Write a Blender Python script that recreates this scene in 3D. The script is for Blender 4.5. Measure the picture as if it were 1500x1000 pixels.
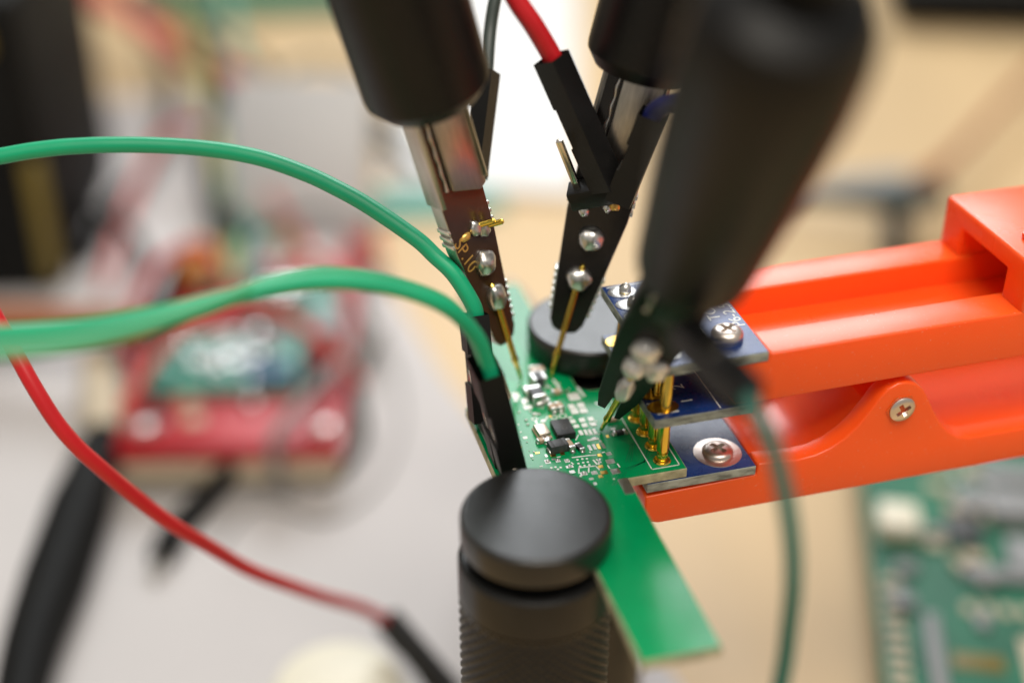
# Close-up of a green circuit board held between two knurled holders, probed by three needle probes
# and gripped by an orange test clip.  All measures below are millimetres; S turns them into scene units.
import bpy, bmesh, math, random
from mathutils import Vector, Matrix, noise

S = 0.01
R = math.radians
random.seed(7)
scene = bpy.context.scene
for o in list(bpy.data.objects):
    bpy.data.objects.remove(o)
col = scene.collection

# ------------------------------------------------------------------ camera
cam_d = bpy.data.cameras.new('camera')
cam = bpy.data.objects.new('camera', cam_d)
col.objects.link(cam)
cam.location = Vector((0, -153.63, 96)) * S
cam.rotation_euler = (R(58), 0, 0)
cam_d.sensor_width = 36
cam_d.lens = 36 * 2128 / 1500
cam_d.clip_start = 0.02
cam_d.clip_end = 200
cam_d.dof.use_dof = True
cam_d.dof.focus_distance = 1.605
cam_d.dof.aperture_fstop = 0.60
cam_d.dof.aperture_blades = 0
scene.camera = cam

# ------------------------------------------------------------------ light
world = bpy.data.worlds.new('World')
scene.world = world
world.use_nodes = True
bg = world.node_tree.nodes['Background']
bg.inputs['Color'].default_value = (1.0, 0.93, 0.84, 1)
bg.inputs['Strength'].default_value = 0.34

def area(name, loc, target, sx, sy, power, color):
    l = bpy.data.lights.new(name, 'AREA')
    l.shape = 'RECTANGLE'
    l.size, l.size_y, l.energy, l.color = sx * S, sy * S, power, color
    o = bpy.data.objects.new(name, l)
    o.location = Vector(loc) * S
    d = Vector(target) - Vector(loc)
    o.rotation_euler = d.to_track_quat('-Z', 'Y').to_euler()
    col.objects.link(o)
    return o

area('window_light', (10, 600, 490), (0, 0, 0), 440, 420, 500, (0.93, 0.97, 1.0))
area('ceiling_light', (60, -250, 560), (10, 0, 0), 420, 260, 380, (1.0, 0.93, 0.82))

scene.view_settings.view_transform = 'Standard'
scene.view_settings.look = 'None'
scene.view_settings.exposure = 0.0
scene.view_settings.gamma = 1.0
scene.cycles.max_bounces = 8
scene.cycles.use_denoising = True
scene.cycles.sample_clamp_indirect = 6.0

# ------------------------------------------------------------------ materials
def mat(name, color, rough=0.5, metal=0.0, spec=0.5, var=0.0, vscale=6.0, bump=0.0, bscale=40.0,
        rvar=0.0, sss=0.0, sss_r=(1.0, 0.3, 0.1), sss_scale=0.03, coat=0.0, coat_rough=0.1, sheen=0.0, dust=0.0, color2=None, aniso=None):
    m = bpy.data.materials.new(name)
    m.use_nodes = True
    nt = m.node_tree
    b = nt.nodes['Principled BSDF']
    b.inputs['Base Color'].default_value = (*color, 1)
    b.inputs['Roughness'].default_value = rough
    b.inputs['Metallic'].default_value = metal
    b.inputs['Specular IOR Level'].default_value = spec
    if coat:
        b.inputs['Coat Weight'].default_value = coat
        b.inputs['Coat Roughness'].default_value = coat_rough
    if sss:
        b.inputs['Subsurface Weight'].default_value = sss
        b.inputs['Subsurface Radius'].default_value = sss_r
        b.inputs['Subsurface Scale'].default_value = sss_scale
    tc = nt.nodes.new('ShaderNodeTexCoord')
    vec = tc.outputs['Object']
    if aniso:
        mp = nt.nodes.new('ShaderNodeMapping')
        mp.inputs['Scale'].default_value = aniso
        nt.links.new(vec, mp.inputs['Vector'])
        vec = mp.outputs['Vector']
    def nz(scale, detail=4):
        n = nt.nodes.new('ShaderNodeTexNoise')
        n.inputs['Scale'].default_value = scale
        n.inputs['Detail'].default_value = detail
        nt.links.new(vec, n.inputs['Vector'])
        return n
    if var or color2:
        n = nz(vscale)
        r = nt.nodes.new('ShaderNodeValToRGB')
        c2 = color2 or tuple(min(1, c * (1 + var)) for c in color)
        c1 = color if color2 else tuple(c * (1 - var) for c in color)
        r.color_ramp.elements[0].position = 0.35
        r.color_ramp.elements[1].position = 0.65
        r.color_ramp.elements[0].color = (*c1, 1)
        r.color_ramp.elements[1].color = (*c2, 1)
        nt.links.new(n.outputs['Fac'], r.inputs['Fac'])
        nt.links.new(r.outputs['Color'], b.inputs['Base Color'])
    if dust:
        src = b.inputs['Base Color'].links[0].from_socket if b.inputs['Base Color'].links else None
        n = nz(330, 2)
        r = nt.nodes.new('ShaderNodeValToRGB')
        r.color_ramp.elements[0].position = 0.68
        r.color_ramp.elements[1].position = 0.74
        r.color_ramp.elements[0].color = (0, 0, 0, 1)
        r.color_ramp.elements[1].color = (dust * 4, dust * 4, dust * 4, 1)
        nt.links.new(n.outputs['Fac'], r.inputs['Fac'])
        mx = nt.nodes.new('ShaderNodeMix')
        mx.data_type = 'RGBA'
        mx.inputs[6].default_value = (*color, 1)
        mx.inputs[7].default_value = (0.62, 0.58, 0.54, 1)
        nt.links.new(r.outputs['Color'], mx.inputs[0])
        if src:
            nt.links.new(src, mx.inputs[6])
        nt.links.new(mx.outputs[2], b.inputs['Base Color'])
    if rvar:
        n = nz(vscale * 2.3)
        mr = nt.nodes.new('ShaderNodeMapRange')
        mr.inputs['To Min'].default_value = max(0.02, rough - rvar)
        mr.inputs['To Max'].default_value = min(1, rough + rvar)
        nt.links.new(n.outputs['Fac'], mr.inputs['Value'])
        nt.links.new(mr.outputs['Result'], b.inputs['Roughness'])
    if bump:
        n = nz(bscale)
        bp = nt.nodes.new('ShaderNodeBump')
        bp.inputs['Strength'].default_value = bump
        bp.inputs['Distance'].default_value = 0.002
        nt.links.new(n.outputs['Fac'], bp.inputs['Height'])
        nt.links.new(bp.outputs['Normal'], b.inputs['Normal'])
    return m

M = {}
def dm(k, *a, **kw):
    M[k] = mat(k, *a, **kw)
dm('wood', (0.56, 0.395, 0.205), 0.5, var=0.10, vscale=3, rvar=0.08, aniso=(1, 0.15, 1))
dm('paper', (0.53, 0.505, 0.50), 0.7, var=0.02, vscale=2)
dm('gloss_white', (0.80, 0.80, 0.79), 0.32, var=0.02)
dm('mask_green', (0.0005, 0.285, 0.095), 0.2, spec=0.27, dust=0.03, var=0.07, vscale=18, bump=0.05, bscale=120, rvar=0.05)
dm('trace_green', (0.001, 0.20, 0.075), 0.3)
dm('board_edge', (0.42, 0.40, 0.26), 0.7, var=0.3, vscale=60, bump=0.6, bscale=200)
dm('board_edge_grey', (0.27, 0.29, 0.26), 0.75, var=0.45, vscale=55, bump=0.6, bscale=200, aniso=(1, 1, 3))
dm('mask_blue', (0.008, 0.035, 0.16), 0.28, spec=0.35, dust=0.05, var=0.15, vscale=30, bump=0.05, bscale=160, rvar=0.06)
dm('mask_black', (0.012, 0.010, 0.009), 0.22, bump=0.08, bscale=90, rvar=0.06)
dm('mask_dark', (0.008, 0.008, 0.008), 0.34, spec=0.25, bump=0.08, bscale=90, rvar=0.06)
dm('mask_warm_reflection', (0.055, 0.026, 0.014), 0.22, bump=0.08, bscale=90, rvar=0.06)  # black mask with its warm reflection painted in as brown
dm('silk', (0.80, 0.82, 0.80), 0.6)
dm('gold_print', (0.85, 0.52, 0.14), 0.35, metal=0.7)
dm('gold', (0.86, 0.62, 0.12), 0.2, metal=1.0, var=0.08, vscale=40, rvar=0.08)
dm('gold_dark', (0.62, 0.40, 0.10), 0.28, metal=1.0, var=0.2, vscale=40)
dm('solder', (0.70, 0.69, 0.67), 0.34, metal=1.0, var=0.12, vscale=40, bump=0.05, bscale=60, rvar=0.08)
dm('solder_dull', (0.60, 0.58, 0.55), 0.42, metal=1.0, var=0.25, vscale=70, bump=0.4, bscale=120)
dm('tin', (0.72, 0.72, 0.68), 0.38, metal=0.85, var=0.1, vscale=60, bump=0.2, bscale=120)
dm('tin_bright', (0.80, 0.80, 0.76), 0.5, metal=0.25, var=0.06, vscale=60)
dm('glint_mirror', (0.85, 0.86, 0.86), 0.1, metal=1.0)  # polished metal for pieces added to catch glints
dm('solder_lit', (0.80, 0.79, 0.77), 0.34, metal=0.45, var=0.1, vscale=40)  # overhead reflection put into the colour as paler, less metallic solder
dm('steel', (0.50, 0.47, 0.42), 0.36, metal=1.0, var=0.12, vscale=30, bump=0.12, bscale=120, rvar=0.1, aniso=(6, 6, 1))
dm('nickel', (0.72, 0.66, 0.56), 0.24, metal=1.0, var=0.1, vscale=30, rvar=0.08)
dm('screw_steel', (0.74, 0.66, 0.60), 0.36, metal=1.0, var=0.1, vscale=40, bump=0.2, bscale=90)
dm('chip_black', (0.016, 0.016, 0.018), 0.45, var=0.2, vscale=50, bump=0.15, bscale=300)
dm('chip_print', (0.10, 0.10, 0.10), 0.6)
dm('chip_grey', (0.05, 0.052, 0.055), 0.5, var=0.3, vscale=60, bump=0.3, bscale=150)
dm('ceramic', (0.50, 0.36, 0.24), 0.5, var=0.15, vscale=60)
dm('can_metal', (0.62, 0.54, 0.46), 0.34, metal=0.85, var=0.1, vscale=40)
dm('holder_black', (0.011, 0.0108, 0.0105), 0.34, spec=0.5, dust=0.02, var=0.15, vscale=20, bump=0.10, bscale=220, rvar=0.05)
dm('knurl_black', (0.007, 0.007, 0.007), 0.34, spec=0.42, var=0.2, vscale=30, bump=0.2, bscale=200)
dm('handle_black', (0.004, 0.0039, 0.004), 0.40, spec=0.28, dust=0.01, var=0.15, vscale=12, bump=0.22, bscale=260, rvar=0.06)
dm('housing_black', (0.006, 0.0058, 0.0058), 0.42, spec=0.35, var=0.15, vscale=20, bump=0.15, bscale=200, rvar=0.08)
dm('orange', (0.94, 0.102, 0.011), 0.30, dust=0.05, sss=0.35, sss_r=(1.0, 0.22, 0.05), sss_scale=0.03, var=0.05, vscale=5, bump=0.12, bscale=24, rvar=0.08)
dm('wire_green', (0.006, 0.36, 0.17), 0.42, spec=0.4, var=0.06, vscale=14, rvar=0.06)
dm('wire_green_pale', (0.04, 0.34, 0.15), 0.45, var=0.06)
dm('wire_red', (0.52, 0.012, 0.018), 0.42, spec=0.4, var=0.06, vscale=14)
dm('wire_teal', (0.02, 0.13, 0.10), 0.42)
dm('wire_dark', (0.035, 0.05, 0.045), 0.45)
dm('wire_blue', (0.012, 0.018, 0.14), 0.42)
dm('wire_yellow', (0.42, 0.38, 0.10), 0.5)
dm('wire_grey', (0.25, 0.24, 0.23), 0.5)
dm('far_red', (0.42, 0.008, 0.014), 0.4, var=0.1)
dm('far_beige', (0.50, 0.42, 0.30), 0.6)
dm('far_white', (0.52, 0.52, 0.53), 0.5)
dm('far_grey', (0.24, 0.245, 0.25), 0.5)
dm('far_black', (0.005, 0.005, 0.0045), 0.6, spec=0.15, var=0.2)
dm('wire_brown', (0.30, 0.085, 0.02), 0.5)
dm('far_yellow', (0.17, 0.12, 0.015), 0.5)
dm('far_orange', (0.60, 0.22, 0.03), 0.5)
dm('far_green', (0.006, 0.12, 0.06), 0.5, spec=0.3, var=0.2, vscale=14)
dm('far_teal', (0.05, 0.28, 0.22), 0.4)
dm('cream', (0.78, 0.74, 0.60), 0.5)
dm('pink_red', (0.55, 0.08, 0.06), 0.5)

# ------------------------------------------------------------------ mesh helpers (millimetres in, scene units out)
def smooth(p, n=8):
    """Catmull-Rom through the points p."""
    p = [Vector(q) for q in p]
    p = [p[0] * 2 - p[1]] + p + [p[-1] * 2 - p[-2]]
    out = []
    for i in range(1, len(p) - 2):
        a, b, c, d = p[i - 1:i + 3]
        for k in range(n):
            t = k / n
            out.append(0.5 * ((2 * b) + (c - a) * t + (2 * a - 5 * b + 4 * c - d) * t * t + (3 * b - a - 3 * c + d) * t ** 3))
    out.append(p[-2])
    return out

def finish(name, bm, material, sharp=35):
    bmesh.ops.recalc_face_normals(bm, faces=bm.faces)
    bmesh.ops.scale(bm, vec=(S, S, S), verts=bm.verts)
    me = bpy.data.meshes.new(name)
    bm.to_mesh(me)
    bm.free()
    me.materials.append(M[material])
    me.shade_smooth()
    me.set_sharp_from_angle(angle=R(sharp))
    return me

def bevel(bm, w, seg=2, ang=30):
    es = [e for e in bm.edges if len(e.link_faces) == 2 and e.calc_face_angle(0) > R(ang)]
    bmesh.ops.bevel(bm, geom=es, offset=w, segments=seg, profile=0.5, affect='EDGES', clamp_overlap=True)

def m_box(name, size, material, center=(0, 0, 0), bev=0.0, seg=2):
    bm = bmesh.new()
    bmesh.ops.create_cube(bm, size=1)
    bmesh.ops.scale(bm, vec=size, verts=bm.verts)
    bmesh.ops.translate(bm, vec=center, verts=bm.verts)
    if bev:
        bevel(bm, bev, seg)
    return finish(name, bm, material)

def m_prism(name, poly, a0, a1, material, axis='z', bev=0.0, seg=2, ang=30):
    """Extrude a polygon. axis z: poly is (x, y); axis y: poly is (x, z); axis x: poly is (y, z)."""
    def pt(p, a):
        return {'z': (p[0], p[1], a), 'y': (p[0], a, p[1]), 'x': (a, p[0], p[1])}[axis]
    bm = bmesh.new()
    lo = [bm.verts.new(pt(p, a0)) for p in poly]
    hi = [bm.verts.new(pt(p, a1)) for p in poly]
    n = len(poly)
    bm.faces.new(lo)
    bm.faces.new(hi[::-1])
    for i in range(n):
        bm.faces.new((lo[i], lo[(i + 1) % n], hi[(i + 1) % n], hi[i]))
    bmesh.ops.recalc_face_normals(bm, faces=bm.faces)
    if bev:
        bevel(bm, bev, seg, ang)
    return finish(name, bm, material)

def m_lathe(name, prof, material, seg=48, sharp=30):
    """Profile of (radius, z) turned about z; the ends are closed."""
    bm = bmesh.new()
    rings = []
    for r, z in prof:
        rings.append([bm.verts.new((r * math.cos(2 * math.pi * k / seg), r * math.sin(2 * math.pi * k / seg), z)) for k in range(seg)])
    for a, b in zip(rings, rings[1:]):
        for k in range(seg):
            bm.faces.new((a[k], a[(k + 1) % seg], b[(k + 1) % seg], b[k]))
    bm.faces.new(rings[0][::-1])
    bm.faces.new(rings[-1])
    return finish(name, bm, material, sharp)

def m_tube(name, pts, rad, material, seg=14, n=8, ridges=0.0):
    """A wire swept along a smooth path; rad is a number or one radius per point given."""
    path = smooth(pts, n) if n > 1 else [Vector(p) for p in pts]
    if ridges:
        path = [p + noise.noise_vector(p * .07) * .3 + noise.noise_vector(p * .3) * .04 for p in path]
    bm = bmesh.new()
    up = Vector((0.13, 0.31, 0.94)).normalized()
    prev = None
    L = len(path)
    for i, p in enumerate(path):
        t = (path[min(i + 1, L - 1)] - path[max(i - 1, 0)]).normalized()
        x = up.cross(t)
        if x.length < 1e-4:
            x = Vector((1, 0, 0))
        x.normalize()
        up = t.cross(x).normalized()
        r = rad
        if not isinstance(rad, (int, float)):
            f = i / (L - 1) * (len(rad) - 1)
            j = min(int(f), len(rad) - 2)
            r = rad[j] + (rad[j + 1] - rad[j]) * (f - j)
        ring = []
        for k in range(seg):
            a = 2 * math.pi * k / seg
            rr = r * (1 + ridges * math.cos(7 * a))
            ring.append(bm.verts.new(p + x * (rr * math.cos(a)) + up * (rr * math.sin(a))))
        if prev:
            for k in range(seg):
                bm.faces.new((prev[k], prev[(k + 1) % seg], ring[(k + 1) % seg], ring[k]))
        else:
            bm.faces.new(ring[::-1])
        prev = ring
    bm.faces.new(prev)
    return finish(name, bm, material, 50)

def m_blob(name, rx, ry, rz, material, rough=0.12, seed=0, flat=0.0, sub=3):
    """A lumpy solder drop; flat cuts its underside."""
    bm = bmesh.new()
    bmesh.ops.create_icosphere(bm, subdivisions=sub, radius=1)
    for v in bm.verts:
        d = 1 + rough * noise.noise(v.co * 1.6 + Vector((seed * 3.7, seed, 0)))
        v.co = Vector((v.co.x * rx * d, v.co.y * ry * d, max(v.co.z, -1 + flat) * rz * d))
    return finish(name, bm, material, 180)

def link(name, me, parent=None, loc=None, rot=None, scale=None):
    o = bpy.data.objects.new(name, me)
    col.objects.link(o)
    if parent:
        o.parent = parent
    if loc is not None:
        o.location = Vector(loc) * S
    if rot is not None:
        o.rotation_euler = rot
    if scale is not None:
        o.scale = scale
    return o

def thing(name, label, cat, loc=(0, 0, 0), rz=0.0, group=None, mtx=None):
    o = bpy.data.objects.new(name, None)
    o.empty_display_size = 0.02
    col.objects.link(o)
    if mtx is not None:
        o.matrix_world = mtx
    else:
        o.location = Vector(loc) * S
        o.rotation_euler = (0, 0, rz)
    return tag(o, label, cat, group)

def tag(o, label, cat, group=None):
    o['label'], o['category'] = label, cat
    if group:
        o['group'] = group
    return o

def structure(o, label):
    o['kind'] = 'structure'
    o['label'] = label
    return o

def m_text(name, body, size, material, depth=0.02):
    c = bpy.data.curves.new(name, 'FONT')
    c.body = body
    c.size = size * S
    c.extrude = depth * S
    c.align_x = 'CENTER'
    c.align_y = 'CENTER'
    o = bpy.data.objects.new(name, c)
    col.objects.link(o)
    dg = bpy.context.evaluated_depsgraph_get()
    dg.update()
    me = bpy.data.meshes.new_from_object(o.evaluated_get(dg))
    bpy.data.objects.remove(o)
    me.materials.clear()
    me.materials.append(M[material])
    return me

def frame(origin, zdir, ydir):
    """Scene matrix with local z along zdir and local y near ydir."""
    z = Vector(zdir).normalized()
    y = Vector(ydir)
    x = y.cross(z).normalized()
    y = z.cross(x)
    m = Matrix((x, y, z)).transposed().to_4x4()
    m.translation = Vector(origin) * S
    return m

# ------------------------------------------------------------------ the setting
TZ = -75.0
CAMP = Vector((0, -153.63, 96))
structure(link('table', m_box('table', (1400, 1200, 20), 'wood', (150, 260, TZ - 10))), 'pale wooden work table under everything')


def far_box(name, label, cat, xy, size, material, z=TZ, rz=0.0, bev=1.0, group=None):
    o = link(name, m_box(name, size, material, (0, 0, size[2] / 2), bev, 3), None, (xy[0], xy[1], z), (0, 0, rz))
    return tag(o, label, cat, group) if label else o

def sheet(name, pts, z, h, material, bev=.2):
    return link(name, m_prism(name, [(p[0], p[1]) for p in pts], z, z + h, material, bev=bev, seg=1))

tag(sheet('paper_sheet', [(36, -4), (-14, 104), (-38, 170), (-58, 262), (-230, 250), (-230, -60)], TZ + .1, .4, 'paper', .05), 'white paper sheet lying on the table under the red board', 'paper')
tag(sheet('plastic_panel', [(-34.38, 195.47, -72.00), (17.85, 189.34, -72.00), (24.45, 387.20, -72.00), (-28.31, 387.20, -72.00)], TZ + .1, 3, 'gloss_white', .5), 'glossy white plastic panel lying behind the probes', 'panel')

# red development board on a beige carrier
rb = thing('red_circuit_board', 'red circuit board on a beige carrier, crowded with silver parts, on the white paper', 'circuit board', (-54, 100, TZ), R(2))
def rpart(name, c, size, material, bev=.4, parent=None):
    return link(name, m_box(name, size, material, (0, 0, size[2] / 2), bev), parent or rb, c)
rpart('carrier', (0, -1, 3.5), (41, 71, 4), 'far_beige', 1.0)
rpart('board', (0, 0, 7.55), (42, 70, 4.1), 'far_red', .4)
rpart('pin_socket', (-18.5, 6, 11.7), (2.6, 40, 6), 'far_black')
rpart('pin_socket', (18, 22, 11.7), (2.6, 18, 5), 'far_red')
tl = rpart('display_module', (-3, -9, 11.7), (29, 21, 3), 'far_teal', .4)
rpart('shield', (7, 4, 3.02), (8, 6, 1.2), 'far_grey', .3, tl)
rpart('flex_cable', (9, -7, 3.02), (9, 5, 1.2), 'wire_blue', .3, tl)
for k in range(34):
    link('solder_joint', m_blob('solder_joint', .95, .95, .8, 'glint_mirror', .25, k, .5, 3), tl, (random.gauss(-1.0, 5.0), random.gauss(-2.5, 3.6), 3.3 if k % 2 else 4.6))  # polished drops added to give bright blurred highlights
for k, (x, y) in enumerate(((-4, -5), (-1, -6.2), (1.5, -5), (4.2, -5.4), (-6.5, -4), (0, -1), (3, 1), (-3, 0.5), (6, -3.2), (-9, 2), (0.5, 4.5), (5, 6))):
    rpart('contact_or_glint', (x, y, 5.2), (1.3 + .5 * (k % 3), 1.6, .5), 'glint_mirror', .15, tl)  # flat mirror plates added to throw window glints
um = rpart('radio_module', (8, 16, 11.7), (20, 13, 3), 'far_teal', .4)
rpart('shield', (-2, 0, 3.02), (10, 7, 1.6), 'far_grey', .3, um)
rpart('contact_or_glint', (-2, 1, 4.7), (4, 3, .5), 'glint_mirror', .15, um)  # larger mirror plate added as a white highlight
for k in range(5):
    link('solder_joint', m_blob('solder_joint', 1.6, 1.6, 1.3, 'glint_mirror', .2, k, .5, 3), um, (-6 + k * 2.2, random.uniform(-5, 2), 5.0))  # domes added here as well for sparkle
rpart('heat_pad', (-15, 30, 11.7), (7, 13, 6), 'far_orange', 1.0)
rpart('chip', (15, -14, 11.7), (6, 8, 2), 'far_black')
rpart('chip', (-6, 27, 11.7), (8, 8, 2), 'chip_grey')
rpart('jack', (16, 2, 11.7), (7, 9, 5), 'far_grey', .5)
rnd = random.Random(11)
for k in range(30):
    rpart('component', (rnd.uniform(-19, 19), rnd.uniform(-33, 34), 11.68), (rnd.uniform(1.5, 4), rnd.uniform(1.5, 4), rnd.uniform(.8, 2.5)), rnd.choice(['far_black', 'far_grey', 'tin', 'far_beige', 'chip_grey']), .15)
tag(link('white_card', m_box('white_card', (36, 3, 40), 'far_white', (0, 0, 20), .4)), 'white card standing behind the red board', 'card')
bpy.data.objects['white_card'].location = Vector((-54, 170, TZ)) * S
bpy.data.objects['white_card'].rotation_euler = (R(-35), 0, R(-3))

bi = thing('instrument', 'black instrument case with yellow trim standing on the table', 'instrument', (-154, 172, TZ), R(3))
link('case', m_box('case', (96, 70, 72), 'far_black', (0, 0, 36), 4, 3), bi)
link('trim', m_box('trim', (4, 4, 30), 'far_yellow', (46, -34.5, 20), 1), bi)
link('trim', m_box('trim', (40, 4, 6), 'far_yellow', (22, -34.2, 62), 1), bi)
link('display', m_box('display', (50, 2, 18), 'far_grey', (-8, -35, 30), .5), bi)

def far_wire(label, pts, rad, material, cat='wire'):
    o = link('loose_wire', m_tube('loose_wire', pts, rad, material, 12))
    return tag(o, label, cat)
far_wire('faded red cable running from the black instrument past the yellow wire', [(-139.43, 268.85, -39.33), (-113.84, 257.59, -47.92), (-92.48, 236.44, -53.46), (-67.67, 220.45, -60.18), (-51.97, 207.91, -70.82), (-39.29, 186.61, -76.60), (-33.49, 150.74, -73.00)], 2.6, 'pink_red', 'cable')
far_wire('second faded red cable, tangled with the dark grey wire', [(-136.47, 279.77, -40.72), (-107.10, 261.36, -51.32), (-81.91, 239.65, -57.76), (-60.15, 220.45, -60.18), (-45.23, 195.88, -71.20), (-39.99, 175.81, -75.00), (-38.21, 128.70, -66.00)], 1.8, 'pink_red', 'cable')
far_wire('yellow-green wire hanging down to the red board', [(-93.05, 234.40, -37.86), (-85.76, 221.68, -48.78), (-78.93, 198.91, -56.91), (-72.90, 176.81, -63.96), (-68.48, 158.47, -68.79), (-60.35, 118.24, -60.00)], 1.7, 'wire_yellow')
far_wire('dark green wire beside the yellow-green one', [(-91.35, 242.27, -34.69), (-83.74, 223.61, -47.57), (-77.23, 203.57, -56.99), (-72.24, 178.63, -62.94), (-70.39, 157.13, -67.15), (-65.71, 115.31, -60.00)], 1.3, 'wire_teal')
far_wire('black wire curling over the back of the red board', [(-82.89, 221.75, -42.99), (-78.36, 210.24, -50.09), (-78.67, 186.85, -61.10), (-74.85, 171.39, -66.98), (-66.23, 152.75, -70.38), (-54.28, 131.98, -69.67), (-43.54, 101.32, -60.00)], 1.5, 'far_black')
far_wire('black wire looping from the instrument to the clip lead', [(-104.57, 156.13, -59.32), (-91.07, 149.10, -61.14), (-82.97, 134.44, -65.72), (-82.89, 115.07, -68.41), (-83.18, 97.79, -67.76), (-80.17, 80.41, -66.00)], 1.6, 'far_black')
far_wire('thin grey wire looping beside the red board on the paper', [(-39.93, 118.76, -62.00), (-28.31, 115.22, -72.00), (-22.43, 91.97, -74.00), (-24.90, 68.97, -74.00), (-34.05, 56.56, -74.00), (-47.25, 60.59, -74.00), (-52.89, 48.79, -74.00)], .45, 'wire_grey')
far_wire('dark grey wire crossing the faded red cables', [(-30.31, 252.79, -65.03), (-49.93, 243.83, -69.94), (-63.16, 234.45, -75.52), (-74.11, 226.73, -78.44), (-84.59, 209.49, -77.71), (-94.64, 184.71, -79.63), (-89.33, 148.94, -72.00)], 1.6, 'wire_grey')
far_wire('black wire arching at the back over the bare table', [(-39.29, 260.05, -72.29), (-55.83, 264.43, -65.27), (-66.68, 252.79, -65.03), (-59.21, 236.02, -73.01), (-42.90, 232.41, -69.34), (-28.21, 212.64, -73.00)], 1.2, 'wire_dark')
far_wire('black cable hanging over the edge of the dark green board', [(-128.10, 305.81, -55.66), (-109.96, 277.30, -63.56), (-98.68, 239.15, -67.98), (-98.38, 206.92, -72.39), (-100.85, 178.57, -70.58), (-103.17, 152.31, -72.00)], 2.0, 'far_black', 'cable')
far_wire('black wire draped from the yellow-green wire to the bare table', [(-78.16, 210.26, -48.18), (-68.75, 203.55, -58.92), (-56.81, 206.24, -64.04), (-43.23, 219.45, -61.77), (-31.27, 231.15, -73.00)], 1.4, 'far_black')
far_wire('dark wire crossing the white card behind the red board', [(-65.66, 149.25, -70.32), (-57.57, 158.00, -65.76), (-46.32, 161.54, -63.88), (-36.18, 156.26, -68.55), (-30.12, 139.15, -72.00)], 1.0, 'wire_dark')
far_wire('dark red wire lying across the silver parts of the red board', [(-72.40, 68.85, -58.00), (-68.14, 81.47, -54.00), (-61.37, 96.08, -52.00), (-50.86, 98.78, -52.00), (-37.24, 86.42, -54.00), (-30.24, 90.06, -66.00)], 1.1, 'pink_red')
far_wire('grey wire lying across the corner of the red board', [(-28.74, 120.93, -72.00), (-32.71, 90.88, -60.00), (-39.14, 68.18, -56.00), (-43.51, 60.83, -60.00), (-42.44, 63.44, -73.00)], 1.0, 'wire_grey')
far_wire('brown wire crossing behind the green jumpers to the clip lead', [(-111.37, 103.17, -59.15), (-97.27, 103.02, -59.39), (-84.02, 100.94, -58.95), (-72.33, 98.72, -58.73)], 3.4, 'wire_brown')
far_wire('pink wire rising in a loop between the instrument and the white card', [(-95.11, 139.15, -72.00), (-97.37, 178.57, -70.58), (-91.07, 197.01, -59.94), (-80.36, 197.96, -58.42), (-67.81, 183.18, -63.21), (-55.83, 167.80, -68.95), (-44.57, 142.06, -70.00)], 1.3, 'pink_red')
far_wire('yellow wire lying over the faded red cables', [(-124.06, 277.58, -44.23), (-100.66, 247.52, -54.59), (-81.84, 228.15, -57.29), (-68.68, 209.87, -67.67), (-62.50, 188.50, -73.57), (-54.95, 159.21, -72.00)], 1.4, 'wire_yellow')
far_wire('teal wire arching from the dark green board to the red board', [(-86.84, 276.49, -45.98), (-79.89, 251.24, -58.08), (-66.61, 222.10, -66.97), (-63.39, 189.44, -72.05), (-64.14, 156.26, -68.55), (-58.88, 118.24, -60.00)], 1.5, 'far_teal')
far_wire('black wire snaking beside the faded red cables to the white panel', [(-109.96, 287.38, -47.42), (-89.94, 264.01, -56.50), (-73.90, 250.18, -59.77), (-61.65, 227.76, -67.35), (-48.87, 214.47, -69.74), (-35.27, 209.87, -67.67), (-23.71, 199.67, -71.00)], 1.5, 'far_black')
far_wire('red wire looping over the corner of the red board', [(-73.73, 84.04, -62.00), (-78.95, 103.02, -59.39), (-75.75, 117.75, -54.69), (-69.17, 128.90, -55.72), (-62.76, 123.97, -59.84), (-53.78, 104.03, -60.00)], 1.2, 'far_red')
far_wire('black wire lying along the side of the red board', [(-34.88, 125.65, -66.00), (-30.18, 112.02, -70.00), (-32.16, 93.55, -70.00), (-29.15, 81.00, -73.00), (-32.66, 68.31, -73.50)], .9, 'far_black')
ll = thing('test_lead', 'short black test lead below the red board on the paper', 'test lead')
link('sleeve', m_tube('sleeve', [(-52.52, 65.31, -68.00), (-56.81, 58.83, -71.00), (-60.58, 52.62, -72.40), (-62.06, 44.10, -72.40)], [1.9, 2.3, 2.6, 2.6], 'far_black', 12), ll)
link('tip', m_tube('tip', [(-62.06, 44.10, -72.40), (-62.20, 42.05, -73.00), (-62.22, 39.38, -73.80)], .8, 'solder_dull', 10), ll)
dk = thing('wire_plug', 'small black plug on the end of the yellow-green wire', 'plug')
link('plug_body', m_tube('plug_body', [(-69.20, 162.44, -66.20), (-67.76, 156.08, -68.83), (-65.66, 148.39, -71.70)], 4.0, 'far_black', 10), dk)
ac = thing('clip_lead', 'black rubber-sleeved clip lead lying on the white paper', 'clip lead')
link('boot', m_tube('boot', [(-77.98, 71.28, -66.00), (-77.39, 51.77, -67.00), (-77.14, 32.78, -68.00), (-76.61, 16.55, -68.00), (-74.70, 0.68, -68.00)], [3.6, 5.6, 5.6, 4.6, 3.6], 'far_black', 18), ac)
link('jaw', m_tube('jaw', [(-77.98, 71.28, -66.00), (-81.30, 85.17, -66.00), (-86.87, 101.85, -67.00)], [4.0, 4.2, 3.0], 'far_beige', 14), ac)
cp = thing('bottle_cap', 'cream ribbed cap lying on the white paper near the black connector', 'cap', (-27, 8.5, TZ))
link('cap_body', m_lathe('cap_body', [(10.5, .5), (10.8, 1.2), (10.6, 5), (9.6, 7.2), (7.5, 8), (.01, 8.2)], 'cream', 40), cp)
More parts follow.
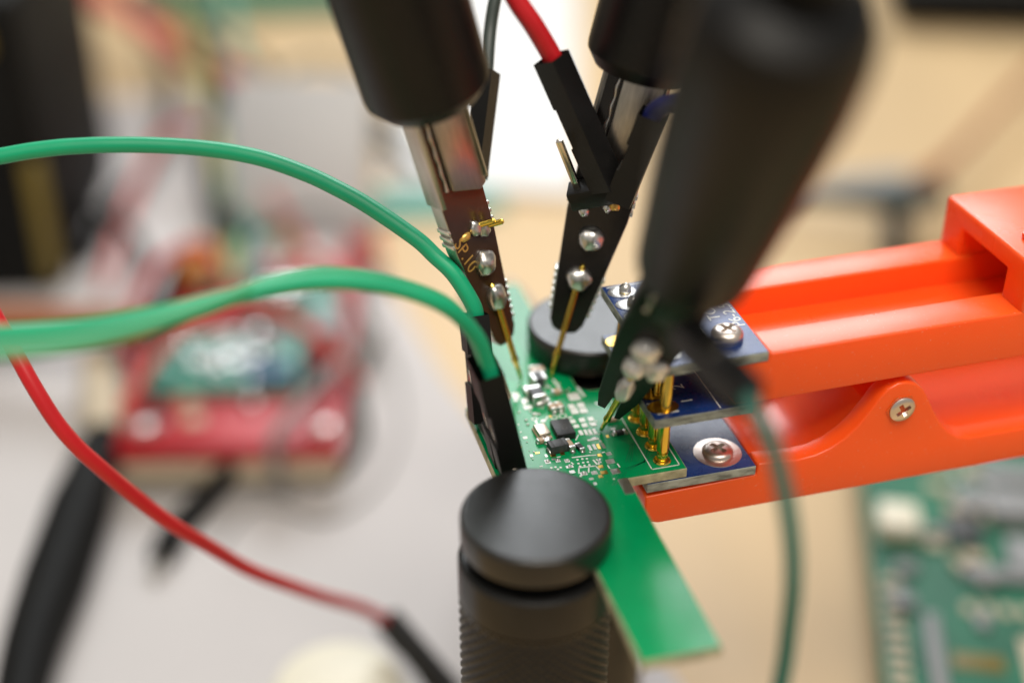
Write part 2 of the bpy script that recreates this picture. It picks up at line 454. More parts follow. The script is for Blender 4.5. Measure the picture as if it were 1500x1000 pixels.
link('cap_rim', m_lathe('cap_rim', [(11.6, 0), (11.7, 1.4), (10.7, 1.8)], 'cream', 40), cp)
nz_ = thing('nozzle', 'white tapered plastic nozzle behind the black disc holder', 'nozzle')
link('spout', m_tube('spout', [(-0.89, 51.44, -21.16), (0.22, 51.76, -24.43), (1.58, 51.69, -28.31), (3.21, 52.99, -33.79), (7.23, 102.84, -74.50)], [.9, 2.2, 3.0, 3.4, 4.0], 'far_white', 16), nz_)
gb = far_box('small_board', 'small green circuit board lying behind the probes near the white panel', 'circuit board', (-20, 186, 0), (34, 14, 2), 'far_teal', rz=R(10), bev=.3)
gb2 = far_box('dark_green_board', 'dark green circuit board by the black instrument', 'circuit board', (-96, 345, 0), (80, 30, 4), 'far_green', rz=R(4), bev=.3)

# green board on the table below the clip
g = thing('controller_board', 'green circuit board with white plug and gold pads lying under the orange clip', 'circuit board', (101.6, 24.2, TZ), R(-8))
def gpart(name, c, size, material, bev=.3):
    return link(name, m_box(name, size, material, (0, 0, size[2] / 2), bev), g, c)
gpart('board', (0, 0, 7), (84, 110, 1.8), 'far_green', .2)
for sx in (-1, 1):
    for sy in (-1, 1):
        link('foot', m_lathe('foot', [(3, 0), (3, 7), (2, 7)], 'far_black', 16), g, (sx * 38, sy * 50, 0))
gpart('white_plug', (-37, 14.5, 8.85), (7, 7, 4), 'cream', .8)
gpart('chip', (-25.5, 15.3, 8.85), (6, 7, 1.6), 'chip_grey')
for c, s in (((-23, 24, 8.85), (6, 6, 1.6)), ((-13, 22, 8.85), (16, 7, 3)), ((-13, 9, 8.85), (12, 9, 2)), ((-18, 4, 8.85), (18, 3, 1.6)), ((-10, 32, 8.85), (22, 5, 2)), ((-33.5, -16, 8.85), (2.5, 18, 1.2))):
    gpart('shield', c, s, 'far_grey')
for k in range(9):
    gpart('pad', (-39.2, 1 - k * 3.0, 8.8), (3.2, 1.6, .25), 'far_beige', .05)
for k in range(7):
    gpart('pad', (-27 + k * 3.0, -4, 8.8), (1.6, 2.6, .25), 'far_beige', .05)
gpart('pad', (-27, -16.5, 8.8), (8, 3.4, .25), 'far_yellow', .05)
gpart('pad', (-18, -17, 8.8), (4, 14, .25), 'far_beige', .05)
gpart('chip', (-6, 2, 8.85), (5, 4, 2), 'far_black')
rnd = random.Random(4)
for k in range(70):
    x, y = rnd.uniform(-38, 5), rnd.choice([rnd.uniform(2, 50), rnd.uniform(-12, 50)])
    s = (rnd.uniform(1.2, 4), rnd.uniform(1.2, 4), rnd.uniform(.6, 1.6))
    gpart('component', (x, y, 8.82), s, rnd.choice(['far_grey', 'far_grey', 'far_beige', 'chip_grey', 'wire_grey', 'tin']), .1)

# dark stand and case at the back of the table
st = thing('stand', 'dark jointed stand lying on the table behind the orange clip', 'stand')
link('stand_leg', m_tube('stand_leg', [(91.53, 146.99, -70.00), (93.71, 162.32, -68.00), (94.44, 171.09, -64.00)], 3.0, 'far_black', 12), st)
link('cross_bar', m_tube('cross_bar', [(65.24, 175.92, -66.00), (81.53, 171.97, -65.00), (97.73, 169.19, -64.00), (106.92, 172.24, -64.00)], [1.6, 2.4, 4.4, 3.0], 'wire_dark', 12), st)
link('shadow_bar', m_tube('shadow_bar', [(98.17, 171.09, -64.00), (116.27, 195.25, -64.00), (142.03, 234.60, -64.00), (171.76, 278.49, -64.00)], [3.0, 1.4, 1.4, 1.6], 'wire_brown', 12), st)  # brown bar laid in place of a diagonal shadow
far_box('dark_case', 'dark case at the far end of the table', 'case', (160, 335, 0), (60, 40, 16), 'far_black', rz=R(-6), bev=3)
tag(sheet('grey_strip', [(65.65, 185.39, -74.00), (107.06, 195.47, -74.00), (107.68, 206.01, -74.00), (65.50, 196.71, -74.00)], TZ + .1, 1.5, 'far_grey'), 'pale grey strip lying on the table under the dark stand', 'strip')


# ------------------------------------------------------------------ the green circuit board (frame: u to the clip, v away, 15.5 degrees turned)
UA = R(15.5)
pcb = thing('circuit_board', 'green circuit board with chips and bare pads, gripped between two black disc holders', 'circuit board', rz=UA)
def fillet(cx, cy, r, a0, a1, n=6):
    return [(cx + r * math.cos(R(a0 + (a1 - a0) * k / n)), cy + r * math.sin(R(a0 + (a1 - a0) * k / n))) for k in range(n + 1)]
outline = [(-3.4, -56.9), (4.6, -57.0), (4.7, -30.3), (11.5, -30.3), (11.5, -12.9)]
outline += fillet(6.4, -11.2, 1.7, 270, 180)
outline += [(4.7, 14), (-3.4, 14)]
outline += fillet(-4.9, -11.1, 1.5, 0, -90)
outline += [(-9.1, -12.5), (-9.1, -30.2)]
outline += fillet(-4.9, -31.7, 1.5, 90, 0)
BT = 1.2
link('substrate', m_prism('substrate', outline, -BT, -0.06, 'board_edge', bev=0.04, seg=1), pcb)
inset = [(-3.3, -56.8), (4.5, -56.9), (4.6, -30.2), (11.4, -30.2), (11.4, -13.0)] + fillet(6.5, -11.2, 1.9, 270, 180) + \
        [(4.6, 13.9), (-3.3, 13.9)] + fillet(-5.0, -11.1, 1.7, 0, -90) + [(-9.0, -12.6), (-9.0, -30.1)] + fillet(-5.0, -31.8, 1.7, 90, 0)
link('solder_mask', m_prism('solder_mask', inset, -0.06, 0.0, 'mask_green'), pcb)

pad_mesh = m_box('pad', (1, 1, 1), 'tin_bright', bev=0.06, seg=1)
pad_dull = m_box('pad_dull', (1, 1, 1), 'solder_dull', bev=0.06, seg=1)
pad_gold = m_box('pad_gold', (1, 1, 1), 'gold_dark', bev=0.06, seg=1)
drop = m_blob('drop', 1, 1, 0.8, 'solder', 0.1, 3, 0.6, 2)
def pad(uv, w, d, me=pad_mesh, h=0.07, rz=0.0):
    return link('pad', me, pcb, (uv[0], uv[1], h / 2 - 0.01), (0, 0, rz), (w, d, h))
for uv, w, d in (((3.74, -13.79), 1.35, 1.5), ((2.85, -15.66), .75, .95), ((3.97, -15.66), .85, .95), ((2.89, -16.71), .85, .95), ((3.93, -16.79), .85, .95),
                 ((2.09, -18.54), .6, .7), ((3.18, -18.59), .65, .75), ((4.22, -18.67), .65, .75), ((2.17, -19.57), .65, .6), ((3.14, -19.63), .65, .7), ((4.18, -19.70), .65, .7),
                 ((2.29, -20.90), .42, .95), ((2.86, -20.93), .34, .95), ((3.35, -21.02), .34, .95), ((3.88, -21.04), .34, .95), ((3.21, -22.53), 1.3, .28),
                 ((-2.08, -14.42), 1.0, .8), ((-2.08, -13.11), .8, .9), ((-2.81, -11.71), .8, 1.1)):  # last entry paints a pale reflection as a bright pad
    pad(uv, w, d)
for uv, w, d in (((2.37, -23.92), .34, 1.0), ((2.91, -23.90), .32, 1.0), ((3.95, -23.95), .36, .95), ((4.06, -25.54), .6, .55), ((3.77, -26.94), .95, .8), ((3.74, -28.79), 1.0, .9),
                 ((-2.91, -25.14), .6, .7), ((-1.76, -25.22), .55, .65), ((-0.79, -25.54), .55, .6), ((-0.83, -26.65), .8, .45), ((-0.85, -27.61), .6, .5), ((0.27, -28.26), .75, .6), ((1.43, -28.40), .65, .55)):
    pad(uv, w, d, pad_dull)
for uv, w, d in (((3.39, -23.97), .32, 1.0), ((2.99, -25.53), .5, .55), ((2.47, -28.65), .75, .6), ((2.45, -27.56), .6, .5), ((-1.97, -24.15), .6, .6), ((-0.89, -24.10), .5, .6)):
    pad(uv, w, d, pad_gold)
pad((4.0, -31.6), 1.15, 2.7, pad_dull, 0.09)
for uv, r in (((-2.89, -25.10), .24), ((-1.75, -25.18), .2), ((-0.78, -25.49), .2), ((-0.81, -26.58), .22), ((0.29, -28.20), .24), ((1.44, -28.36), .2), ((-2.05, -15.34), .16), ((-1.87, -16.09), .2), ((-1.24, -16.21), .2),
              ((-3.02, -16.92), .2), ((-3.06, -17.82), .18), ((-4.08, -21.04), .1), ((-3.85, -23.04), .14), ((-4.31, -22.67), .08), ((-4.36, -24.31), .1), ((-4.43, -23.94), .07), ((-3.38, -15.18), .12)):
    link('solder_dot', drop, pcb, (uv[0], uv[1], r * 0.3), None, (r, r, r))
via = m_lathe('via', [(.14, -.02), (.14, .05), (.06, .06)], 'tin_bright', 10)
for uv in ((0.37, -25.67), (0.94, -25.67), (1.44, -25.76), (0.28, -26.35), (0.83, -26.34), (1.36, -26.37), (0.29, -26.89), (0.80, -26.87), (1.35, -26.90), (-2.84, -26.32), (-2.35, -26.32), (-1.82, -26.53), (-2.21, -26.77), (-1.92, -28.11), (-0.18, -28.59)):
    link('via', via, pcb, (uv[0], uv[1], 0))

rnd = random.Random(3)
for k in range(70):
    u, v = rnd.uniform(-5.5, 6.2), rnd.uniform(-30.5, -9)
    if abs(u - .3) < 1.6 and abs(v + 20.3) < 2.2 or v > -12.5 and not -3 < u < 4.4:
        continue
    if u > 4.8 and v < -24:
        continue
    if k % 3 == 0:
        link('via', via, pcb, (u, v, 0), None, (.8, .8, 1))
    else:
        pad((u, v), rnd.choice([.28, .34, .5]), rnd.choice([.3, .45, .5]), rnd.choice([pad_mesh, pad_dull, pad_dull, pad_gold]), .05)

def strip(a, b, w, name='silkscreen_line', mt='silk', z=0.012, h=0.02):
    a, b = Vector((a[0], a[1])), Vector((b[0], b[1]))
    d = b - a
    return link(name, m_box(name, (d.length + w, w, h), mt), pcb, ((a.x + b.x) / 2, (a.y + b.y) / 2, z), (0, 0, math.atan2(d.y, d.x)))
for a, b, w in (((7.7, -29.5), (10.9, -29.5), .13), ((7.7, -29.5), (7.7, -13.4), .13), ((10.9, -29.5), (10.9, -13.4), .13), ((7.7, -13.4), (10.9, -13.4), .13),
                ((-8.45, -29.5), (-8.45, -13.2), .16),
                ((-0.01, -25.10), (1.97, -25.24), .18), ((0.10, -27.07), (1.95, -27.23), .16), ((1.95, -27.23), (2.13, -27.98), .14), ((0.10, -27.07), (-0.21, -28.02), .14), ((1.10, -27.46), (0.89, -28.09), .16),
                ((-1.61, -24.60), (-1.32, -24.59), .16), ((3.47, -25.11), (3.69, -25.08), .16), ((-0.41, -25.99), (-0.32, -26.25), .16), ((4.40, -27.56), (4.43, -28.10), .16), ((3.27, -27.55), (3.29, -28.02), .16),
                ((-3.92, -25.72), (-3.72, -25.73), .16), ((2.16, -25.30), (2.58, -25.34), .16), ((2.07, -26.22), (2.19, -26.95), .2), ((2.44, -26.20), (2.69, -26.74), .2), ((2.80, -26.18), (2.38, -27.00), .2),
                ((1.89, -21.23), (1.34, -22.06), .12), ((-0.41, -16.82), (-1.04, -17.67), .2), ((2.46, -9.78), (2.69, -12.03), .3), ((4.74, -12.06), (4.93, -13.86), .3), ((2.69, -21.45), (4.31, -21.66), .07)):
    strip(a, b, w)
def ring(uv, r, w):
    bm = bmesh.new()
    n = 20
    vs = [(bm.verts.new(((r - w) * math.cos(2 * math.pi * k / n), (r - w) * math.sin(2 * math.pi * k / n), 0.015)),
           bm.verts.new((r * math.cos(2 * math.pi * k / n), r * math.sin(2 * math.pi * k / n), 0.015))) for k in range(n)]
    for k in range(n):
        bm.faces.new((vs[k][0], vs[k][1], vs[(k + 1) % n][1], vs[(k + 1) % n][0]))
    link('silkscreen_ring', finish('silkscreen_ring', bm, 'silk'), pcb, (uv[0], uv[1], 0))
ring((0.27, -17.14), .42, .15)
ring((1.30, -17.17), .48, .14)
ring((-1.98, -16.90), .38, .14)
def trace(pts, w=0.12):
    for a, b in zip(pts, pts[1:]):
        strip(a, b, w, 'trace', 'trace_green', 0.004, 0.012)
for k in range(3):
    o = k * 0.34
    trace([(4.9 + o, -21.2), (7.0 + o * .6, -24.6 + o * .3), (5.4 + o, -27.4)])
    trace([(4.6 + o, -28.6 - o * .5), (7.4, -27.0 + o * .2 - 1.0), (8.8, -24.6 - k * 1.2)])
    trace([(2.6 + o, -31.0), (4.2 + o, -28.9 - o * .4)])

# chips and passives
ic = link('chip', m_box('chip', (2.15, 3.0, 0.85), 'chip_black', (0, 0, .425 + .06), .05), pcb, (.32, -20.35, 0))
link('lettering', m_text('lettering', 'AZ', .62, 'chip_print', .004), ic, (.1, -.45, .915), (0, 0, R(0)))
cr = link('crystal_can', m_box('crystal_can', (1.4, 2.1, .55), 'can_metal', (0, 0, .55), .12, 3), pcb, (-2.05, -20.0, 0), (0, 0, R(4)))
link('can_base', m_box('can_base', (1.62, 2.45, .28), 'ceramic', (0, -.05, .15), .05), cr)
def passive(name, uv, l, w, h, rz, body, cap='solder', lump=0.1):
    o = link(name, m_box(name, (l * .6, w, h), body, (0, 0, h / 2 + .04), .06), pcb, (uv[0], uv[1], 0), (0, 0, rz))
    for s in (-1, 1):
        link('end_cap', m_box('end_cap', (l * .24, w * 1.05, h * 1.05), cap, (s * l * .4, 0, h / 2 + .04), .08), o)
        link('solder_fillet', drop, o, (s * l * .52, 0, .06), None, (l * .16, w * .5, h * .55))
    return o
passive('inductor', (-1.19, -23.34), 2.05, 1.35, 1.0, R(6), 'chip_grey', 'chip_grey')
passive('capacitor', (0.15, -23.37), 1.75, .72, .75, R(100), 'ceramic')
passive('capacitor', (1.21, -23.88), 1.3, .62, .5, R(105), 'chip_black')
passive('capacitor', (-2.61, -21.50), .9, .7, .5, R(8), 'ceramic')
passive('capacitor', (-1.88, -21.70), 1.0, .6, .5, R(60), 'solder')
passive('resistor', (6.44, -22.34), 1.45, .65, .42, R(-2), 'chip_black')
passive('resistor', (6.48, -19.67), 1.3, .6, .4, R(0), 'ceramic')
passive('capacitor', (0.47, -15.84), 1.3, .75, .7, R(100), 'ceramic')
passive('capacitor', (1.30, -15.81), 1.3, .75, .7, R(100), 'ceramic')
passive('capacitor', (1.95, -12.69), 1.2, .7, .6, R(5), 'ceramic')
passive('capacitor', (0.04, -14.29), 1.0, .7, .6, R(5), 'solder')
passive('inductor', (-0.71, -13.30), 2.4, 1.5, 1.3, R(95), 'chip_black')
passive('inductor', (0.38, -10.10), 1.6, 1.8, 1.3, R(5), 'chip_grey')
passive('capacitor', (0.30, -8.64), 1.4, .8, 1.3, R(95), 'ceramic')
passive('capacitor', (1.16, -8.74), 1.4, .8, 1.3, R(95), 'ceramic')
passive('capacitor', (-1.39, -11.76), 1.4, .7, .7, R(95), 'solder', 'tin')
passive('capacitor', (1.05, -12.44), 1.5, 1.1, .25, R(5), 'mask_green', 'mask_green')
for dv in range(4):
    o = link('header_pad', m_lathe('header_pad', [(.8, -.02), (.8, .06), (.42, .08), (.4, -.05)], 'solder_dull', 20), pcb, (-7.35, -27.6 + dv * 2.77, 0))
    link('header_pin', m_box('header_pin', (.6, .6, 2.0), 'nickel', (0, 0, .9), .1), o)
link('header_strip', m_box('header_strip', (2.4, 8.2, 1.4), 'housing_black', (-7.35, -17.4, .75), .2), pcb)

# ------------------------------------------------------------------ knurled holders
def knurl(name, r, z0, z1, depth, starts, nu, nz_):
    bm = bmesh.new()
    prev = None
    for j in range(nz_ + 1):
        z = z0 + (z1 - z0) * j / nz_
        fade = min(1, (z1 - z) / 0.8 + 0.05, (z - z0) / 0.8 + 0.05)
        row = []
        for k in range(nu):
            a = 2 * math.pi * k / nu
            h = (z / r)
            p = abs(math.sin(starts * (a + h) / 2))
            q = abs(math.sin(starts * (a - h) / 2))
            d = min(1, p * 1.25) * min(1, q * 1.25)
            rr = r - depth * fade * (1 - d)
            row.append(bm.verts.new((rr * math.cos(a), rr * math.sin(a), z)))
        if prev:
            for k in range(nu):
                bm.faces.new((prev[k], prev[(k + 1) % nu], row[(k + 1) % nu], row[k]))
        prev = row
    return finish(name, bm, 'knurl_black', 80)
H = {}
H['cap'] = m_lathe('cap', [(6.6, .25), (7.3, .28), (7.6, .5), (7.72, .85), (7.72, 3.3), (7.7, 3.45), (7.62, 3.62), (7.5, 3.73), (7.36, 3.79), (7.28, 3.8), (7.2, 3.8), (6.2, 3.8), (3, 3.8), (.01, 3.8)], 'holder_black', 96, 20)
H['neck'] = m_lathe('neck', [(3.0, -2.2), (3.0, .26)], 'holder_black', 32)
H['collar'] = m_lathe('collar', [(.5, -6.4), (7.8, -6.4), (8.0, -6.2), (8.0, -1.9), (7.93, -1.6), (7.75, -1.4), (7.45, -1.28), (7.3, -1.27), (2.0, -1.27)], 'knurl_black', 96, 25)
H['grip'] = knurl('grip', 8.0, -40, -6.4, .24, 40, 480, 300)
H['foot'] = m_lathe('foot', [(.5, TZ), (8.8, TZ), (9, TZ + .4), (9, -52), (8.1, -46), (7.9, -40), (.5, -40)], 'holder_black', 64)
for (x, y), lab in (((2.4, -38.6), 'black knurled board holder with round cap beside the long bare green tongue'),
                    ((9.6, -1.2), 'black disc-capped board holder behind the board, beneath the probe with the red jumper')):
    h = thing('board_holder', lab, 'holder', (x, y, 0), group='board holders')
    for k, me in H.items():
        link(k, me, h)

# ------------------------------------------------------------------ orange test clip
clip = thing('test_clip', 'orange plastic test clip with blue boards gripping the green board edge', 'test clip', rz=UA)
V0, V1 = -30.4, -12.6
low_front = [(6.8, -3.0), (19.9, -2.6), (20.0, -1.1), (21.5, -1.2), (24.9, -1.5), (27.0, -1.3), (28.75, -.7), (30.4, .4), (31.84, 1.9), (33.0, 3.6), (34.0, 5.2), (34.9, 6.2), (36, 6.75), (37.2, 6.75), (38.3, 6.3),
             (39.4, 5.3), (40.4, 3.6), (41.3, 1.9), (42.3, .3), (43.6, -1.2), (45, -2.2), (46.6, -2.65), (75, -2.6), (75, -7.0), (8.5, -7.0), (7.2, -6.6), (6.8, -5.8)]
low_mid = [(6.9, -3.1), (19.9, -2.7), (20.1, -1.6), (21.5, -2.0), (23.5, -3.0), (25.5, -3.3), (28, -2.6), (30, -1.2), (32, 1.2), (33.4, 3.6), (37, 4.4), (40, 2), (42.5, -1.2), (46, -3.0), (75, -3.0), (75, -6.9), (8.5, -6.9), (7.2, -6.5)]
lj = link('lower_jaw', m_prism('lower_jaw', low_mid, V0 + 2.6, V1 - 2.6, 'orange', 'y', .12), clip)
for a, b in ((V0, V0 + 2.6), (V1 - 2.6, V1)):
    link('side_cheek', m_prism('side_cheek', low_front, a, b, 'orange', 'y', .28, 3, 40), clip)
# upper jaw: two rails, a sunk web between them and the block behind
link('rail', m_prism('rail', [(16.4, 7.3), (75, 8.0), (75, 13.9), (20.0, 13.45), (19.8, 12.5), (15.4, 12.5), (15.3, 9.0)], V0, V0 + 4.7, 'orange', 'y', .3, 3), clip)
link('rail', m_prism('rail', [(16.4, 7.3), (75, 8.0), (75, 13.9), (20.0, 13.45), (19.8, 12.5), (15.4, 12.5), (15.3, 9.0)], V1 - 4.7, V1, 'orange', 'y', .3, 3), clip)
link('web', m_prism('web', [(16.5, 7.7), (74, 8.2), (74, 10.4), (16.5, 10.2)], V0 + 4.4, V1 - 4.4, 'orange', 'y', .1), clip)
link('block', m_prism('block', [(V0 + .02, 13.0), (V0 + 4.2, 13.0), (V0 + 4.2, 17.4), (V1 - 4.2, 17.4), (V1 - 4.2, 13.0), (V1 - .02, 13.0), (V1 - .02, 20.0), (V0 + .02, 20.0)], 48.0, 75, 'orange', 'x', .45, 3), clip, (1.9, 0, -.3))
link('boss', m_lathe('boss', [(1.0, 0), (1.0, .5), (.7, .62), (.01, .62)], 'orange', 20), clip, (53.2, -25.0, 19.95))
for u, v in ((40.5, -20.5), (27.5, -21.5)):
    link('mould_pip', m_blob('mould_pip', .35, .35, .22, 'orange', .1, 2, .5, 2), clip, (u, v - 1.6, 10.55))
# blue boards
def blue(name, z, u0, u1, lab):
    b = link(name, m_prism(name, [(u0, V0), (u1, V0), (u1, V1), (u0, V1)], z - 1.2, z - .05, 'board_edge_grey', bev=.06, seg=1), clip)
    b['label'] = lab
    link('solder_mask', m_prism('solder_mask', [(u0 + .07, V0 + .07), (u1 - .07, V0 + .07), (u1 - .07, V1 - .07), (u0 + .07, V1 - .07)], z - .05, z, 'mask_blue'), b)
    return b
ZL, ZM, ZT = -1.25, 7.2, 13.75
bl = blue('lower_plate', ZL, 6.9, 19.75, 'blue board under the green one')
bmid = blue('pin_plate', ZM, 7.3, 18.6, 'blue board numbered along the gold pins')
bt = blue('top_plate', ZT, 7.0, 19.8, 'blue board marked TOP with a screw')
def mark(parent, a, b, z, w=.16):
    a, b = Vector(a), Vector(b)
    d = b - a
    link('silkscreen_line', m_box('silkscreen_line', (d.length, w, .03), 'silk'), parent, ((a.x + b.x) / 2, (a.y + b.y) / 2, z + .01), (0, 0, math.atan2(d.y, d.x)))
mark(bt, (14.65, V0 + .8), (14.65, V1 - .8), ZT)
mark(bt, (7.5, V1 - .5), (14.65, V1 - .5), ZT)
mark(bmid, (14.9, V0 + .3), (14.9, V1 - .6), ZM)
mark(bmid, (8.0, V0 + 1.0), (10.4, V0 + 1.0), ZM, .2)
link('lettering', m_text('lettering', 'TOP', 2.0, 'silk'), bt, (16.9, -21.0, ZT + .01), (0, 0, R(90)))
link('lettering', m_text('lettering', 'P6-2.54', 2.0, 'silk'), bt, (18.9, -21.8, ZT + .01), (0, 0, R(90)))
for k in range(6):
    v = -28.3 + k * 2.77
    link('lettering', m_text('lettering', str(k + 1), 1.9, 'silk'), bmid, (12.0, v + .5, ZM + .01), (0, 0, R(90)))
    mark(bmid, (7.5, v + 1.0), (8.4, v + 1.0), ZM, .12)
# gold spring pins: through both upper plates down on the green board
pin_me = m_lathe('pin', [(.1, .06), (.42, .1), (.55, .35), (.62, .7), (.62, 1.2), (.5, 1.25), (.5, 1.5), (.68, 1.55), (.68, 13.9), (.3, 14.4)], 'gold', 28, 40)
ring_me = m_lathe('pad_ring', [(1.3, 0), (1.32, .06), (.78, .12), (.7, .1)], 'gold_dark', 28)
foot_me = m_lathe('pin_foot', [(.98, .0), (1.0, .08), (.9, .22), (.62, .3)], 'gold', 28)
top_ring = m_lathe('solder_ring', [(1.35, 0), (1.37, .06), (1.0, .12), (.8, .1)], 'solder', 28)
for k in range(6):
    v = -28.3 + k * 2.77
    p = link('spring_pin', pin_me, clip, (9.3, v, 0))
    link('pin_foot', foot_me, p)
    link('pad_ring', ring_me, bmid, (9.0, v, ZM), None, (1.35, .95, 1))
    link('solder_ring', top_ring, bt, (8.9, v, ZT), None, (1.25, .9, 1))
    link('solder_tail', m_blob('solder_tail', .75, .75, .9, 'solder', .15, k, .9, 2), p, (0, 0, ZT + .2))
# screws
def screw(loc, r, h, rot, parent, name='screw'):
    s = link(name, m_lathe(name, [(r * .9, -.3), (r, .0), (r, h * .45), (r * .9, h * .75), (r * .7, h * .93), (r * .45, h), (.01, h)], 'screw_steel', 36, 40), parent, loc, rot)
    bits = []
    for a in (30, 120):
        w, d = r * .62, r * .17
        c = bpy.data.objects.new('cutter', m_prism('cutter', [(-w, h + .2), (-w * .95, h - .1), (-w * .35, h - .75), (w * .35, h - .75), (w * .95, h - .1), (w, h + .2)], -d, d, 'screw_steel', 'y'))
        c.rotation_euler = (0, 0, R(a))
        col.objects.link(c)
        c.parent = s
        md = s.modifiers.new('cut', 'BOOLEAN')
        md.operation, md.object, md.solver = 'DIFFERENCE', c, 'EXACT'
        bits.append(c)
    dg = bpy.context.evaluated_depsgraph_get()
    dg.update()
    me = bpy.data.meshes.new_from_object(s.evaluated_get(dg))
    me.set_sharp_from_angle(angle=R(40))
    s.modifiers.clear()
    s.data = me
    for c in bits:
        bpy.data.objects.remove(c)
    return s
screw((16.5, -26.7, ZT), 1.75, 1.3, None, clip)
sl = screw((16.5, -27.0, ZL), 1.75, .75, None, clip)
link('washer_pad', m_lathe('washer_pad', [(2.75, -.02), (2.72, .06), (2.3, .12), (1.6, .14)], 'screw_steel', 40), sl)
screw((16.5, -16.2, ZT), 1.75, 1.3, None, clip)
ps = screw((36.9, V0 - .05, 3.3), 1.55, .5, (R(90), 0, 0), clip, 'pivot_screw')
link('hex_rim', m_lathe('hex_rim', [(1.95, -.2), (1.95, .06), (1.6, .06)], 'orange', 6), ps)

# ------------------------------------------------------------------ needle probes
def make_probe(label, tip, top, roll, r0, r1, board_mat, hlen, bent, lump, wide=1.0, slide=0.0, hx=0.0, own=None, dark=False):
    tip, top = Vector(tip), Vector(top)
    ax = (top - tip).normalized()
    L = (top - tip).length
    back = (Vector(tip) - CAMP)
    back = Matrix.Rotation(R(roll), 3, ax) @ back
    p = thing('needle_probe', label, 'probe', group='needle probes', mtx=frame(tip, ax, back))
    k = L / 37.5
    link('needle', m_lathe('needle', [(.08, 0), (.2, .25), (.26, 1.3), (.28, 3.0), (.42, 3.1), (.45, 3.5), (.36, 3.7), (.36, 14.5 * k), (.1, 14.7 * k)], 'gold', 18), p)
    y0 = .36
    poly = [(-1.2, 6.2), (-1.7, 7.2), (-3.0, 20.5), (-3.15, 28.0), (-3.15, 39), (3.15, 39), (3.15, 28), (3.0, 20.5), (1.7, 7.2), (1.2, 6.2), (.6, 5.9), (-.6, 5.9)]
    if dark:   # this tip board is forked round its needle
        poly = [(-1.5, 5.2), (-2.0, 8.0), (-3.0, 20.5), (-3.15, 28.0), (-3.15, 39), (3.15, 39), (3.15, 28), (3.0, 20.5), (2.0, 8.0), (1.2, 3.6), (.65, 3.4), (.5, 8.2), (-.5, 8.2), (-.7, 5.0)]
    poly = [(a * wide, b * k) for a, b in poly]
    bd = link('tip_board', m_prism('tip_board', poly, y0, y0 + 1.8, 'chip_black' if dark else 'steel', 'y', .05, 1), p)
    link('solder_mask', m_prism('solder_mask', [(a * .975, b if dark else 6.1 * k + (b - 6.0 * k) * .998) for a, b in poly], y0 - .05, y0, board_mat, 'y'), bd)
    # plated notches along both edges
    for s in (-1, 1):
        for z in (() if dark else (8.6, 9.5, 10.4, 11.3, 12.2, 13.1, 21.6, 22.6, 23.6)):
            w = 1.75 + (z - 7.2) * (1.3 / 13.3) if z < 20.5 else 3.06
            link('edge_contact', m_box('edge_contact', (.42, 1.9, .5), 'tin', (s * (w * wide + .02), y0 + .9, z * k), .1), bd)
    # metal ferrule: a folded channel round the board
    o, i, yb, yf = 3.6, 3.25, 2.6, -.5
    ch = [(-o, yf), (-i, yf - .25), (-i, yb - .5), (i, yb - .5), (i, yf - .25), (o, yf), (o, yb - .6), (o - .8, yb), (-o + .8, yb), (-o, yb - .6)]
    metal = 'mask_dark' if dark else 'steel'
    bm_ = m_prism('ferrule', ch, 27.2 * k, 39 * k, metal, 'z', .08)
    fe = link('ferrule', bm_, p)
    link('ferrule_flap', m_prism('ferrule_flap', [(-1.4, 28.2 * k), (-1.4, 39 * k), (3.2, 39 * k), (3.2, 26.6 * k), (2.2, 26.2 * k)], y0 - .75, y0 - .1, metal, 'y', .15), fe)
    link('solder_seam', m_tube('solder_seam', [(-1.9 + .12 * (q % 2), y0 - .15, (28.4 + q * 1.1) * k) for q in range(9)], [.3, .2] * 4 + [.3], 'solder', 10, 4), fe)
    # handle and goose-neck arm
    zb = 37.2 * k - slide
    h = link('handle', m_lathe('handle', [(r0 * .5, zb - .6), (r0 * .8, zb - .3), (r0 - .1, zb + 1.2), (r0, zb + 1.8), (r0 + (r1 - r0) * .6, zb + hlen * .4), (r1, zb + hlen * .72), (r1, zb + hlen * .84),
                                      (r1 * .96, zb + hlen * .91), (r1 * .82, zb + hlen * .97), (r1 * .55, zb + hlen)], 'handle_black', 72, 24), p)
    h.location = Vector((hx, 1.2, 0)) * S
    link('arm', m_tube('arm', [(hx, 1.2, zb + hlen - 1), (hx, 1.2, zb + hlen + 12), (bent[0] * .4, 1.2 + bent[1] * .4, zb + hlen + 30), (bent[0], 1.2 + bent[1], zb + hlen + 55)], 3.4, 'handle_black', 20), p)
    if own:   # this probe's handle sits at an angle to its tip board
        for c in p.children:
            if c.name.split('.')[0] in ('handle', 'arm'):
                c.location = (0, 0, 0)
                c.matrix_world = frame(own[0], Vector(own[1]) - Vector(own[0]), back) @ Matrix.Translation(Vector((0, 0, -zb)) * S)
    # solder
    for z, w, hh in lump:
        link('solder_joint', m_blob('solder_joint', w, 1.5 if dark else 1.15, hh, 'solder_lit' if dark else 'solder', .18, z, 0, 3), p, (random.uniform(-.1, .1), y0 - .35, z * k))
    return p, k

